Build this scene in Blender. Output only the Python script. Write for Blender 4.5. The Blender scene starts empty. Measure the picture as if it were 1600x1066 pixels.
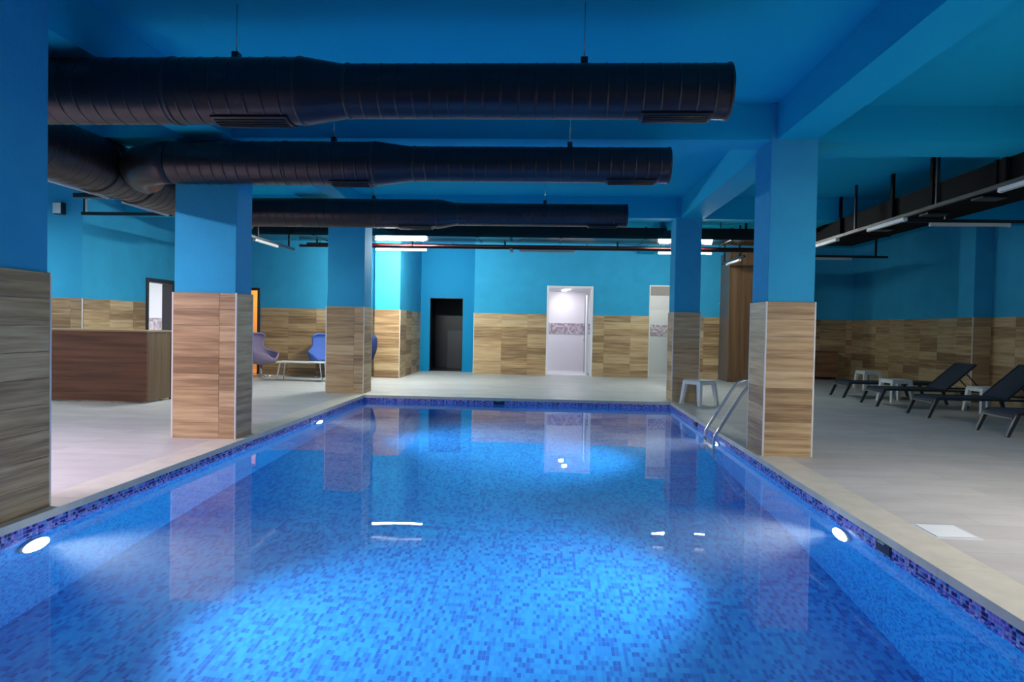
import bpy, math, random
from mathutils import Vector, Matrix

random.seed(7)
S = bpy.context.scene
COL = S.collection
PI = math.pi

# ---------------------------------------------------------------- camera
F_PX, VX, VY, ROLL, EYE = 1067.0, 858.0, 511.0, 0.02, 1.3
fwd = Vector(((VX - 800) / F_PX, (VY - 533) / F_PX, 1)).normalized()
upv = Vector((ROLL, -1, 0))
upv = (upv - upv.dot(fwd) * fwd).normalized()
rgt = fwd.cross(upv)
if rgt.x < 0:
    rgt = -rgt
cam_d = bpy.data.cameras.new('camera')
cam_d.sensor_width = 36.0
cam_d.lens = F_PX / 1600.0 * 36.0
cam_d.clip_start = 0.05
cam_d.clip_end = 200
cam = bpy.data.objects.new('camera', cam_d)
COL.objects.link(cam)
cx = Vector((rgt.x, fwd.x, upv.x))
cy = -Vector((rgt.y, fwd.y, upv.y))
cz = -Vector((rgt.z, fwd.z, upv.z))
M = Matrix((cx, cy, cz)).transposed().to_4x4()
M.translation = (0, 0, EYE)
cam.matrix_world = M
S.camera = cam

# ---------------------------------------------------------------- world, exposure, light levels
w = bpy.data.worlds.new('world')
S.world = w
w.use_nodes = True
w.node_tree.nodes['Background'].inputs[0].default_value = (0.05, 0.1, 0.2, 1)
w.node_tree.nodes['Background'].inputs[1].default_value = 0.0
vs = S.view_settings
vs.view_transform = 'Standard'
vs.look = 'None'
vs.gamma = 1.0
vs.use_curve_mapping = False
vs.exposure = 0.0
TUBE_FAR = 1500.0        # the two lit tubes over the far deck
TUBE_LEFT = 1300.0       # lit tubes of the left row, before the frame
TUBE_NEAR = 860.0       # lit tubes of the right row, before the frame
POOL_W = 700.0         # each underwater lamp
c = S.cycles
c.max_bounces = 10
c.diffuse_bounces = 5
c.glossy_bounces = 5
c.transmission_bounces = 8
c.transparent_max_bounces = 8
c.volume_bounces = 0
c.caustics_reflective = False
c.caustics_refractive = True
c.sample_clamp_indirect = 4.0
c.blur_glossy = 0.5


def tube_mat(name, col, st):
    m = bpy.data.materials.new(name)
    m.use_nodes = True
    nt = m.node_tree
    nt.nodes.clear()
    o = nt.nodes.new('ShaderNodeOutputMaterial')
    e = nt.nodes.new('ShaderNodeEmission')
    e.inputs[0].default_value = (*col, 1)
    e.inputs[1].default_value = st
    nt.links.new(e.outputs[0], o.inputs[0])
    return m


M_TUBE_FAR = tube_mat('tube_glow_far', (0.97, 1.0, 0.93), TUBE_FAR)
M_TUBE_FAR2 = tube_mat('tube_glow_far_right', (0.93, 1.0, 0.93), TUBE_FAR * .38)
M_TUBE_LEFT = tube_mat('tube_glow_left', (1.0, 0.82, 0.98), TUBE_LEFT)
M_TUBE_LEFT2 = tube_mat('tube_glow_left_back', (0.95, 1.0, 0.93), TUBE_LEFT * .40)
M_TUBE_NEAR = tube_mat('tube_glow_near', (1.0, 0.93, 0.86), TUBE_NEAR)
M_POOL_LENS = tube_mat('pool_lens_glow', (0.85, 0.93, 1.0), 40.0)
M_DOWNLIGHT = tube_mat('downlight_glow', (1.0, 0.93, 1.0), 200.0)
M_DOWNLIGHT_WARM = tube_mat('downlight_warm_glow', (1.0, 0.5, 0.12), 400.0)
M_DOWNLIGHT_WHITE = tube_mat('downlight_white_glow', (1.0, 0.98, 0.92), 300.0)


# ---------------------------------------------------------------- material helpers
def mat(name, col, rough=0.5, metal=0.0, bump=0.0, bump_scale=60.0, var=0.0, var_scale=3.0, spec=0.5):
    m = bpy.data.materials.new(name)
    m.use_nodes = True
    nt = m.node_tree
    b = nt.nodes['Principled BSDF']
    b.inputs['Base Color'].default_value = (*col, 1)
    b.inputs['Roughness'].default_value = rough
    b.inputs['Metallic'].default_value = metal
    b.inputs['Specular IOR Level'].default_value = spec
    if bump or var:
        tc = nt.nodes.new('ShaderNodeTexCoord')
    if bump:
        n = nt.nodes.new('ShaderNodeTexNoise')
        n.inputs['Scale'].default_value = bump_scale
        n.inputs['Detail'].default_value = 3
        bp = nt.nodes.new('ShaderNodeBump')
        bp.inputs['Strength'].default_value = bump
        bp.inputs['Distance'].default_value = 0.01
        nt.links.new(tc.outputs['Object'], n.inputs['Vector'])
        nt.links.new(n.outputs[0], bp.inputs['Height'])
        nt.links.new(bp.outputs[0], b.inputs['Normal'])
    if var:
        n2 = nt.nodes.new('ShaderNodeTexNoise')
        n2.inputs['Scale'].default_value = var_scale
        n2.inputs['Detail'].default_value = 4
        r = nt.nodes.new('ShaderNodeValToRGB')
        r.color_ramp.elements[0].position = 0.3
        r.color_ramp.elements[1].position = 0.7
        r.color_ramp.elements[0].color = (*[x * (1 - var) for x in col], 1)
        r.color_ramp.elements[1].color = (*[min(1, x * (1 + var)) for x in col], 1)
        nt.links.new(tc.outputs['Object'], n2.inputs['Vector'])
        nt.links.new(n2.outputs[0], r.inputs[0])
        nt.links.new(r.outputs[0], b.inputs['Base Color'])
    return m


def wood_mat(name, cols, sx=1.2, sz=16.0, axis=2, rough=0.45, tone=0.3, offs=True):
    """grain runs along local x (axis=2) or local z (axis=0); every object draws its own tone"""
    m = bpy.data.materials.new(name)
    m.use_nodes = True
    nt = m.node_tree
    b = nt.nodes['Principled BSDF']
    b.inputs['Roughness'].default_value = rough
    tc = nt.nodes.new('ShaderNodeTexCoord')
    oi = nt.nodes.new('ShaderNodeObjectInfo')
    mul = nt.nodes.new('ShaderNodeMath'); mul.operation = 'MULTIPLY'; mul.inputs[1].default_value = 71.0
    nt.links.new(oi.outputs['Random'], mul.inputs[0])
    cmb = nt.nodes.new('ShaderNodeCombineXYZ')
    for i in range(3):
        nt.links.new(mul.outputs[0], cmb.inputs[i])
    add = nt.nodes.new('ShaderNodeVectorMath'); add.operation = 'ADD'
    nt.links.new(tc.outputs['Object'], add.inputs[0])
    if offs:
        nt.links.new(cmb.outputs[0], add.inputs[1])
    mp = nt.nodes.new('ShaderNodeMapping')
    mp.inputs['Scale'].default_value = (sx, sx * 3, sz) if axis == 2 else (sz, sz, sx)
    nt.links.new(add.outputs[0], mp.inputs[0])
    n = nt.nodes.new('ShaderNodeTexNoise')
    n.inputs['Scale'].default_value = 1.0
    n.inputs['Detail'].default_value = 3.0
    n.inputs['Roughness'].default_value = 0.6
    nt.links.new(mp.outputs[0], n.inputs['Vector'])
    mp2 = nt.nodes.new('ShaderNodeMapping')
    mp2.inputs['Scale'].default_value = (sx * 2.5, sx * 3, sz * 6) if axis == 2 else (sz * 6, sz * 6, sx * 2.5)
    nt.links.new(add.outputs[0], mp2.inputs[0])
    n2 = nt.nodes.new('ShaderNodeTexNoise')
    n2.inputs['Detail'].default_value = 4.0
    n2.inputs['Scale'].default_value = 1.0
    nt.links.new(mp2.outputs[0], n2.inputs['Vector'])
    mx = nt.nodes.new('ShaderNodeMath'); mx.operation = 'MULTIPLY_ADD'
    mx.inputs[1].default_value = 0.18
    nt.links.new(n2.outputs[0], mx.inputs[0])
    m2 = nt.nodes.new('ShaderNodeMath'); m2.operation = 'MULTIPLY_ADD'
    m2.inputs[1].default_value = 0.85
    m2.inputs[2].default_value = -0.02
    nt.links.new(n.outputs[0], m2.inputs[0])
    nt.links.new(m2.outputs[0], mx.inputs[2])
    t1 = nt.nodes.new('ShaderNodeMath'); t1.operation = 'MULTIPLY_ADD'
    t1.inputs[1].default_value = tone
    t1.inputs[2].default_value = -tone / 2
    nt.links.new(oi.outputs['Random'], t1.inputs[0])
    s = nt.nodes.new('ShaderNodeMath'); s.operation = 'ADD'
    nt.links.new(mx.outputs[0], s.inputs[0])
    nt.links.new(t1.outputs[0], s.inputs[1])
    r = nt.nodes.new('ShaderNodeValToRGB')
    cr = r.color_ramp
    cr.elements[0].position = 0.3
    cr.elements[0].color = (*cols[0], 1)
    cr.elements[1].position = 0.72
    cr.elements[1].color = (*cols[2], 1)
    e = cr.elements.new(0.5)
    e.color = (*cols[1], 1)
    nt.links.new(s.outputs[0], r.inputs[0])
    nt.links.new(r.outputs[0], b.inputs['Base Color'])
    return m


def mosaic_mat(name, axes, cw, ch, palette, grout, rough=0.5):
    """glass mosaic: grid of small tiles over two object axes, a palette colour for each tile"""
    m = bpy.data.materials.new(name)
    m.use_nodes = True
    nt = m.node_tree
    b = nt.nodes['Principled BSDF']
    b.inputs['Roughness'].default_value = rough
    tc = nt.nodes.new('ShaderNodeTexCoord')
    sp = nt.nodes.new('ShaderNodeSeparateXYZ')
    nt.links.new(tc.outputs['Object'], sp.inputs[0])
    cells, fr = [], []
    for ax, size in zip(axes, (cw, ch)):
        d = nt.nodes.new('ShaderNodeMath'); d.operation = 'DIVIDE'; d.inputs[1].default_value = size
        nt.links.new(sp.outputs[ax], d.inputs[0])
        fl = nt.nodes.new('ShaderNodeMath'); fl.operation = 'FLOOR'
        nt.links.new(d.outputs[0], fl.inputs[0])
        f = nt.nodes.new('ShaderNodeMath'); f.operation = 'FRACT'
        nt.links.new(d.outputs[0], f.inputs[0])
        cells.append(fl); fr.append(f)
    cb = nt.nodes.new('ShaderNodeCombineXYZ')
    nt.links.new(cells[0].outputs[0], cb.inputs[0])
    nt.links.new(cells[1].outputs[0], cb.inputs[1])
    wn = nt.nodes.new('ShaderNodeTexWhiteNoise'); wn.noise_dimensions = '3D'
    nt.links.new(cb.outputs[0], wn.inputs['Vector'])
    r = nt.nodes.new('ShaderNodeValToRGB')
    cr = r.color_ramp
    cr.interpolation = 'CONSTANT'
    cr.elements[0].position = 0.0
    cr.elements[0].color = (*palette[0][1], 1)
    cr.elements[1].position = palette[1][0]
    cr.elements[1].color = (*palette[1][1], 1)
    for p, cc in palette[2:]:
        e = cr.elements.new(p); e.color = (*cc, 1)
    nt.links.new(wn.outputs['Value'], r.inputs[0])
    lo = []
    for f, size in zip(fr, (cw, ch)):
        g = nt.nodes.new('ShaderNodeMath'); g.operation = 'LESS_THAN'; g.inputs[1].default_value = 0.0024 / size
        nt.links.new(f.outputs[0], g.inputs[0]); lo.append(g)
    mx = nt.nodes.new('ShaderNodeMath'); mx.operation = 'MAXIMUM'
    nt.links.new(lo[0].outputs[0], mx.inputs[0]); nt.links.new(lo[1].outputs[0], mx.inputs[1])
    mix = nt.nodes.new('ShaderNodeMix'); mix.data_type = 'RGBA'
    nt.links.new(mx.outputs[0], mix.inputs[0])
    nt.links.new(r.outputs[0], mix.inputs[6])
    mix.inputs[7].default_value = (*grout, 1)
    nt.links.new(mix.outputs[2], b.inputs['Base Color'])
    bp = nt.nodes.new('ShaderNodeBump'); bp.invert = True
    bp.inputs['Strength'].default_value = 0.3; bp.inputs['Distance'].default_value = 0.002
    nt.links.new(mx.outputs[0], bp.inputs['Height'])
    nt.links.new(bp.outputs[0], b.inputs['Normal'])
    return m


def floor_mat():
    m = bpy.data.materials.new('deck_tile')
    m.use_nodes = True
    nt = m.node_tree
    b = nt.nodes['Principled BSDF']
    b.inputs['Roughness'].default_value = 0.42
    tc = nt.nodes.new('ShaderNodeTexCoord')
    br = nt.nodes.new('ShaderNodeTexBrick')
    br.inputs['Color1'].default_value = (0.455, 0.445, 0.43, 1)
    br.inputs['Color2'].default_value = (0.52, 0.51, 0.49, 1)
    br.inputs['Mortar'].default_value = (0.36, 0.355, 0.34, 1)
    br.inputs['Scale'].default_value = 1.0
    br.inputs['Mortar Size'].default_value = 0.0035
    br.inputs['Mortar Smooth'].default_value = 0.3
    br.inputs['Brick Width'].default_value = 1.2
    br.inputs['Row Height'].default_value = 0.3
    nt.links.new(tc.outputs['Object'], br.inputs['Vector'])
    mp = nt.nodes.new('ShaderNodeMapping')
    mp.inputs['Scale'].default_value = (1.0, 2.2, 1)
    nt.links.new(tc.outputs['Object'], mp.inputs[0])
    n = nt.nodes.new('ShaderNodeTexNoise')
    n.inputs['Scale'].default_value = 2.2
    n.inputs['Detail'].default_value = 6
    nt.links.new(mp.outputs[0], n.inputs['Vector'])
    r = nt.nodes.new('ShaderNodeValToRGB')
    r.color_ramp.elements[0].position = 0.3
    r.color_ramp.elements[0].color = (0.88, 0.88, 0.87, 1)
    r.color_ramp.elements[1].position = 0.72
    r.color_ramp.elements[1].color = (1.05, 1.05, 1.05, 1)
    nt.links.new(n.outputs[0], r.inputs[0])
    mx = nt.nodes.new('ShaderNodeMix'); mx.data_type = 'RGBA'; mx.blend_type = 'MULTIPLY'
    mx.inputs[0].default_value = 1.0
    nt.links.new(br.outputs[0], mx.inputs[6])
    nt.links.new(r.outputs[0], mx.inputs[7])
    nt.links.new(mx.outputs[2], b.inputs['Base Color'])
    bp = nt.nodes.new('ShaderNodeBump'); bp.invert = True
    bp.inputs['Strength'].default_value = 0.2; bp.inputs['Distance'].default_value = 0.002
    nt.links.new(br.outputs['Fac'], bp.inputs['Height'])
    nt.links.new(bp.outputs[0], b.inputs['Normal'])
    return m


def water_mat():
    m = bpy.data.materials.new('pool_water')
    m.use_nodes = True
    nt = m.node_tree
    nt.nodes.clear()
    o = nt.nodes.new('ShaderNodeOutputMaterial')
    g = nt.nodes.new('ShaderNodeBsdfGlass')
    g.inputs['Color'].default_value = (1, 1, 1, 1)
    g.inputs['Roughness'].default_value = 0.0
    g.inputs['IOR'].default_value = 1.33
    tc = nt.nodes.new('ShaderNodeTexCoord')
    n = nt.nodes.new('ShaderNodeTexNoise')
    n.inputs['Scale'].default_value = 1.6
    n.inputs['Detail'].default_value = 2
    bp = nt.nodes.new('ShaderNodeBump')
    bp.inputs['Strength'].default_value = 0.025
    bp.inputs['Distance'].default_value = 0.05
    nt.links.new(tc.outputs['Object'], n.inputs['Vector'])
    nt.links.new(n.outputs[0], bp.inputs['Height'])
    nt.links.new(bp.outputs[0], g.inputs['Normal'])
    nt.links.new(g.outputs[0], o.inputs[0])
    va = nt.nodes.new('ShaderNodeVolumeAbsorption')
    va.inputs['Color'].default_value = (0.25, 0.72, 1.0, 1)
    va.inputs['Density'].default_value = 0.07
    vsx = nt.nodes.new('ShaderNodeVolumeScatter')
    vsx.inputs['Color'].default_value = (0.8, 0.92, 1.0, 1)
    vsx.inputs['Density'].default_value = 0.035
    vsx.inputs['Anisotropy'].default_value = 0.2
    ad = nt.nodes.new('ShaderNodeAddShader')
    nt.links.new(va.outputs[0], ad.inputs[0])
    nt.links.new(vsx.outputs[0], ad.inputs[1])
    nt.links.new(ad.outputs[0], o.inputs['Volume'])
    return m


def band_mat():
    """waterline mosaic: each little tile (mesh island) draws a palette colour"""
    m = bpy.data.materials.new('waterline_mosaic')
    m.use_nodes = True
    nt = m.node_tree
    b = nt.nodes['Principled BSDF']
    b.inputs['Roughness'].default_value = 0.2
    g = nt.nodes.new('ShaderNodeNewGeometry')
    r = nt.nodes.new('ShaderNodeValToRGB')
    cr = r.color_ramp
    cr.interpolation = 'CONSTANT'
    pal = [(0, (0.016, 0.014, 0.17)), (0.26, (0.08, 0.10, 0.52)), (0.45, (0.24, 0.22, 0.66)), (0.72, (0.06, 0.28, 0.66)), (0.86, (0.36, 0.36, 0.66))]
    cr.elements[0].color = (*pal[0][1], 1)
    cr.elements[1].position = pal[1][0]; cr.elements[1].color = (*pal[1][1], 1)
    for p, cc in pal[2:]:
        e = cr.elements.new(p); e.color = (*cc, 1)
    nt.links.new(g.outputs['Random Per Island'], r.inputs[0])
    nt.links.new(r.outputs[0], b.inputs['Base Color'])
    return m


PAINT = mat('blue_paint', (0.04, 0.34, 0.57), 0.75, bump=0.35, bump_scale=38, var=0.05, var_scale=2.5, spec=0.04)
CEIL = mat('blue_ceiling_paint', (0.008, 0.38, 0.60), 0.8, bump=0.2, bump_scale=40, spec=0.05)
RECESS = mat('deep_blue_recess', (0.002, 0.24, 0.47), 0.6, bump=0.35, bump_scale=38, spec=0.15)  # darker, bluer tone than the other walls
DECK = floor_mat()
COPING = mat('coping_stone', (0.56, 0.535, 0.45), 0.4, var=0.1, var_scale=5)
TILE = wood_mat('oak_tile', [(0.215, 0.125, 0.058), (0.41, 0.265, 0.132), (0.58, 0.42, 0.235)], sz=22.0, tone=0.3)
TRIM = mat('corner_trim_pale', (0.70, 0.66, 0.62), 0.3)
COUNTER = wood_mat('walnut_counter', [(0.075, 0.028, 0.011), (0.145, 0.058, 0.024), (0.20, 0.088, 0.038)], sx=0.7, sz=14, tone=0.0)
COUNTER_SIDE = wood_mat('walnut_counter_side', [(0.08, 0.045, 0.018), (0.13, 0.075, 0.03), (0.17, 0.10, 0.045)], sx=0.7, sz=14, axis=0, tone=0.0)
PANELW = wood_mat('upright_oak_panel', [(0.09, 0.042, 0.015), (0.16, 0.083, 0.035), (0.21, 0.118, 0.055)], sx=0.5, sz=9, axis=0, tone=0.2)
CABW = wood_mat('cabinet_oak', [(0.14, 0.06, 0.03), (0.22, 0.10, 0.05), (0.28, 0.14, 0.07)], sx=0.8, sz=12, tone=0.05)
BLACK = mat('black_metal', (0.012, 0.012, 0.014), 0.35)
DUCT = mat('black_duct', (0.04, 0.036, 0.042), 0.33, metal=0.8, bump=0.03, bump_scale=5)
SDUCT = mat('matt_black_duct', (0.003, 0.0035, 0.005), 0.7, spec=0.05)
RDUCT = mat('black_flat_duct', (0.05, 0.047, 0.05), 0.16, metal=0.9)
DARKTRIM = mat('dark_door_frame', (0.02, 0.018, 0.02), 0.4)
STEEL = mat('polished_steel', (0.66, 0.64, 0.62), 0.2, metal=0.75)
WHITEP = mat('white_plastic', (0.66, 0.68, 0.68), 0.4)
WHITE_TUBE = mat('unlit_tube', (0.45, 0.44, 0.42), 0.35)
WHITE_TILE = mat('white_wall_tile', (0.80, 0.78, 0.80), 0.35)
GREY_TILE = mat('grey_white_wall_tile', (0.60, 0.61, 0.60), 0.35)
DARKROOM = mat('dark_room_wall', (0.012, 0.014, 0.022), 0.5)
DARKROOM2 = mat('dark_room_tile', (0.03, 0.033, 0.042), 0.4)
WARMROOM = mat('warm_room_wall', (0.8, 0.62, 0.40), 0.5)
BAND = mosaic_mat('door_room_band', (0, 2), 0.05, 0.05, [(0, (0.30, 0.24, 0.27)), (0.35, (0.45, 0.38, 0.42)), (0.7, (0.58, 0.52, 0.56))], (0.5, 0.46, 0.5))
BAND_Y = mosaic_mat('door_room_band_side', (1, 2), 0.05, 0.05, [(0, (0.30, 0.28, 0.26)), (0.35, (0.45, 0.42, 0.4)), (0.7, (0.58, 0.54, 0.52))], (0.5, 0.48, 0.46))
PAL = [(0, (0.006, 0.115, 0.52)), (0.17, (0.007, 0.175, 0.62)), (0.36, (0.010, 0.265, 0.73)), (0.7, (0.016, 0.325, 0.77))]
GROUT = (0.018, 0.32, 0.74)
MOS_F = mosaic_mat('pool_floor_mosaic', (0, 1), 0.025, 0.05, PAL, GROUT)
MOS_S = mosaic_mat('pool_side_mosaic', (1, 2), 0.025, 0.025, PAL, GROUT)
MOS_E = mosaic_mat('pool_end_mosaic', (0, 2), 0.025, 0.025, PAL, GROUT)
BANDT = band_mat()
BANDGROUT = mat('waterline_grout', (0.6, 0.54, 0.82), 0.6)
WATER = water_mat()
NAVY = mat('navy_sling', (0.018, 0.024, 0.045), 0.7, bump=0.3, bump_scale=300)
NAVYF = mat('anthracite_frame', (0.012, 0.014, 0.02), 0.45)
PURPLE = mat('mauve_fabric', (0.30, 0.235, 0.36), 0.85, bump=0.2, bump_scale=200)
BLUEF = mat('cornflower_fabric', (0.085, 0.17, 0.52), 0.85, bump=0.2, bump_scale=200)
NAVYFAB = mat('royal_blue_fabric', (0.005, 0.018, 0.085), 0.85, bump=0.2, bump_scale=200)
TABLETOP = mat('white_tabletop', (0.78, 0.76, 0.74), 0.3)
HATCH = mat('white_hatch_lid', (0.74, 0.78, 0.80), 0.35)
SKIM = mat('skimmer_dark', (0.006, 0.012, 0.03), 0.4)
RED = mat('sprinkler_red', (0.14, 0.012, 0.018), 0.4)
GREYPL = mat('grey_lamp_rim', (0.55, 0.58, 0.62), 0.35)


# ---------------------------------------------------------------- mesh helpers
class MB:
    def __init__(s):
        s.v, s.f, s.sm = [], [], []

    def box(s, x0, x1, y0, y1, z0, z1, bev=0.0, mtx=None):
        n = len(s.v)
        if bev <= 0:
            P = [(x, y, z) for z in (z0, z1) for y in (y0, y1) for x in (x0, x1)]
            Q = [(0, 2, 3, 1), (4, 5, 7, 6), (0, 1, 5, 4), (2, 6, 7, 3), (0, 4, 6, 2), (1, 3, 7, 5)]
        else:
            b = min(bev, (x1 - x0) * .45, (y1 - y0) * .45, (z1 - z0) * .45)
            import itertools
            P, idx, Q = [], {}, []
            c0, c1 = (x0, y0, z0), (x1, y1, z1)
            for sg in itertools.product((0, 1), repeat=3):
                for ax in range(3):
                    p = []
                    for k in range(3):
                        lo, hi = c0[k], c1[k]
                        if k == ax:
                            p.append(hi if sg[k] else lo)
                        else:
                            p.append(hi - b if sg[k] else lo + b)
                    idx[(sg, ax)] = len(P); P.append(tuple(p))
            cen = Vector([(a + d) / 2 for a, d in zip(c0, c1)])

            def add(q):
                pts = [Vector(P[i]) for i in q]
                nr = (pts[1] - pts[0]).cross(pts[2] - pts[0])
                mid = sum(pts, Vector()) / len(pts)
                Q.append(tuple(q) if nr.dot(mid - cen) > 0 else tuple(reversed(q)))
            for ax in range(3):
                o = [k for k in range(3) if k != ax]
                for sv in (0, 1):
                    q = []
                    for a2, b2 in ((0, 0), (1, 0), (1, 1), (0, 1)):
                        sg = [0, 0, 0]; sg[ax] = sv; sg[o[0]] = a2; sg[o[1]] = b2
                        q.append(idx[(tuple(sg), ax)])
                    add(q)
            for ax in range(3):
                o = [k for k in range(3) if k != ax]
                for a2 in (0, 1):
                    for b2 in (0, 1):
                        s0 = [0, 0, 0]; s0[o[0]] = a2; s0[o[1]] = b2; s0[ax] = 0
                        s1 = list(s0); s1[ax] = 1
                        s0, s1 = tuple(s0), tuple(s1)
                        add([idx[(s0, o[0])], idx[(s1, o[0])], idx[(s1, o[1])], idx[(s0, o[1])]])
            for sg in itertools.product((0, 1), repeat=3):
                add([idx[(sg, 0)], idx[(sg, 1)], idx[(sg, 2)]])
        if mtx is not None:
            P = [tuple(mtx @ Vector(p)) for p in P]
        s.v += P
        s.f += [tuple(i + n for i in q) for q in Q]
        s.sm += [False] * len(Q)
        return s

    def hexa(s, bot, top):
        """prism between two loops of equal length (bottom and top, counter-clockwise seen from above)"""
        n, k = len(s.v), len(bot)
        s.v += [tuple(p) for p in bot] + [tuple(p) for p in top]
        s.f.append(tuple(reversed(range(n, n + k))))
        s.f.append(tuple(range(n + k, n + 2 * k)))
        for i in range(k):
            j = (i + 1) % k
            s.f.append((n + i, n + j, n + k + j, n + k + i))
        s.sm += [False] * (k + 2)
        return s

    def tube(s, path, r, n=12, cap=True, smooth=True):
        path = [Vector(p) for p in path]
        rr = r if isinstance(r, (list, tuple)) else [r] * len(path)
        base = len(s.v)
        ref = None
        for i, p in enumerate(path):
            a = path[max(i - 1, 0)]; b = path[min(i + 1, len(path) - 1)]
            t = (b - a).normalized()
            if ref is None:
                ref = Vector((0, 0, 1)) if abs(t.z) < .9 else Vector((1, 0, 0))
            u = (ref - ref.dot(t) * t).normalized()
            ref = u
            w_ = t.cross(u)
            for k in range(n):
                an = 2 * PI * k / n
                s.v.append(tuple(p + rr[i] * (math.cos(an) * u + math.sin(an) * w_)))
        for i in range(len(path) - 1):
            for k in range(n):
                k2 = (k + 1) % n
                s.f.append((base + i * n + k, base + i * n + k2, base + (i + 1) * n + k2, base + (i + 1) * n + k))
                s.sm.append(smooth)
        if cap:
            s.f.append(tuple(reversed(range(base, base + n))))
            e = base + (len(path) - 1) * n
            s.f.append(tuple(range(e, e + n)))
            s.sm += [False, False]
        return s

    def build(s, name, m, parent=None, loc=None):
        me = bpy.data.meshes.new(name)
        me.from_pydata(s.v, [], s.f)
        me.polygons.foreach_set('use_smooth', s.sm)
        if m is not None:
            for mm in (m if isinstance(m, (list, tuple)) else [m]):
                me.materials.append(mm)
        me.update()
        return link(name, me, parent, loc)


def link(name, me, parent=None, loc=None):
    o = bpy.data.objects.new(name, me)
    COL.objects.link(o)
    if parent is not None:
        o.parent = parent
    if loc is not None:
        o.location = loc
    return o


def tag(o, label, cat, group=None, kind=None):
    o['label'] = label
    o['category'] = cat
    if group:
        o['group'] = group
    if kind:
        o['kind'] = kind
    return o


def thing(name, label, cat, loc=(0, 0, 0), rz=0.0, group=None, kind=None):
    o = bpy.data.objects.new(name, None)
    o.empty_display_size = 0.2
    COL.objects.link(o)
    o.location = loc
    o.rotation_euler = (0, 0, rz)
    return tag(o, label, cat, group, kind)


def copy_tree(o, parent=None):
    c2 = o.copy()
    COL.objects.link(c2)
    c2.parent = parent
    for ch in list(o.children):
        copy_tree(ch, c2)
    return c2


def lerp(a, b, t):
    return a + (b - a) * t


# ---------------------------------------------------------------- oak-look wall tiles
TILE_CACHE = {}


def tile_mesh(wd, ht):
    k = (round(wd, 3), round(ht, 3))
    if k not in TILE_CACHE:
        b = MB()
        b.box(-wd / 2 + .0007, wd / 2 - .0007, -.014, .0, -ht / 2 + .0007, ht / 2 - .0007, bev=.0016)
        me = bpy.data.meshes.new('oak_tile')
        me.from_pydata(b.v, [], b.f)
        me.materials.append(TILE)
        TILE_CACHE[k] = me
    return TILE_CACHE[k]


def clad(parent, p0, ang, widths, h, rows=9, z0=0.0):
    """tiles on a vertical face: p0 = left foot seen from the front, ang = heading of the run (front = heading - 90 deg)"""
    d = Vector((math.cos(ang), math.sin(ang), 0))
    rh = h / rows
    run = 0.0
    nrm = Vector((math.sin(ang), -math.cos(ang), 0))
    for wd in widths:
        for r in range(rows):
            o = link('oak_tile', tile_mesh(wd, rh), parent)
            o.location = Vector((p0[0], p0[1], z0)) + d * (run + wd / 2) + Vector((0, 0, (r + .5) * rh)) + nrm * random.uniform(0, .0025)
            o.rotation_euler = (0, 0, ang)
        run += wd


def runs(length, first=0.7, tw=0.7):
    out, left = [], length
    wd = first
    while left > 1e-4:
        x = min(wd, left)
        if x < .03 and out:
            out[-1] += x
        else:
            out.append(x)
        left -= x
        wd = tw
    return out


# ================================================================ THE SHELL
XL, XR = -3.34, 2.19          # pool sides
YN, YF = 0.55, 12.23          # pool ends
H_CEIL = 3.65
HT = 1.64                     # height of the oak tiling on the walls
HP = 1.605                    # and on the pillars
CW = 0.30                     # coping width

b = MB()
b.box(-10.4, XL - CW, -4.2, 16.5, -.12, 0)
b.box(XR + CW, 8.5, -4.2, 19.6, -.12, 0)
b.box(XL - CW, XR + CW, YF + CW, 20.6, -.12, 0)
b.box(XL - CW, XR + CW, -4.2, YN - CW, -.12, 0)
b.box(-10.4, XL - CW, 16.5, 20.6, -.12, 0)
fl = b.build('floor', DECK)
tag(fl, 'pale grey stone-look tile deck around the swimming pool', 'floor', kind='structure')

b = MB()
b.box(-10.4, 8.6, -4.3, 19.7, H_CEIL, H_CEIL + .2)
tag(b.build('ceiling', CEIL), 'blue painted concrete ceiling over the pool hall', 'ceiling', kind='structure')

# coping slabs, each one a piece
cop = thing('pool_coping', 'beige stone edging slabs running around the pool rim', 'pool edge', (0, 0, 0), kind='structure')


def slab_mesh(lx, ly):
    bb = MB().box(-lx / 2 + .0008, lx / 2 - .0008, -ly / 2 + .0008, ly / 2 - .0008, -.05, .004, bev=.002)
    me = bpy.data.meshes.new('slab')
    me.from_pydata(bb.v, [], bb.f)
    me.materials.append(COPING)
    return me


ns = 14
ly = (YF - YN) / ns
ms = slab_mesh(CW + .012, ly)
for i in range(ns):
    for x in (XL - CW / 2 + .006, XR + CW / 2 - .006):
        link('slab', ms, cop, (x, YN + (i + .5) * ly, 0))
nx = 6
lx = (XR - XL + 2 * CW) / nx
ms2 = slab_mesh(lx, CW + .012)
for i in range(nx):
    link('slab', ms2, cop, (XL - CW + (i + .5) * lx, YF + CW / 2 - .006, 0))
    link('slab', ms2, cop, (XL - CW + (i + .5) * lx, YN - CW / 2 + .006, 0))

# pool basin
DEPTH = -1.5
b = MB(); b.box(XL - .2, XR + .2, YN - .2, YF + .2, DEPTH - .1, DEPTH)
basin = b.build('pool_basin', MOS_F)
tag(basin, 'blue mosaic lined basin of the indoor swimming pool', 'swimming pool', kind='structure')
b = MB(); b.box(XL - .2, XL, YN - .2, YF + .2, DEPTH, -.05); b.box(XR, XR + .2, YN - .2, YF + .2, DEPTH, -.05)
b.build('side_lining', MOS_S, basin)
b = MB(); b.box(XL, XR, YF, YF + .2, DEPTH, -.05); b.box(XL, XR, YN - .2, YN, DEPTH, -.05)
b.build('end_lining', MOS_E, basin)
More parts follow.
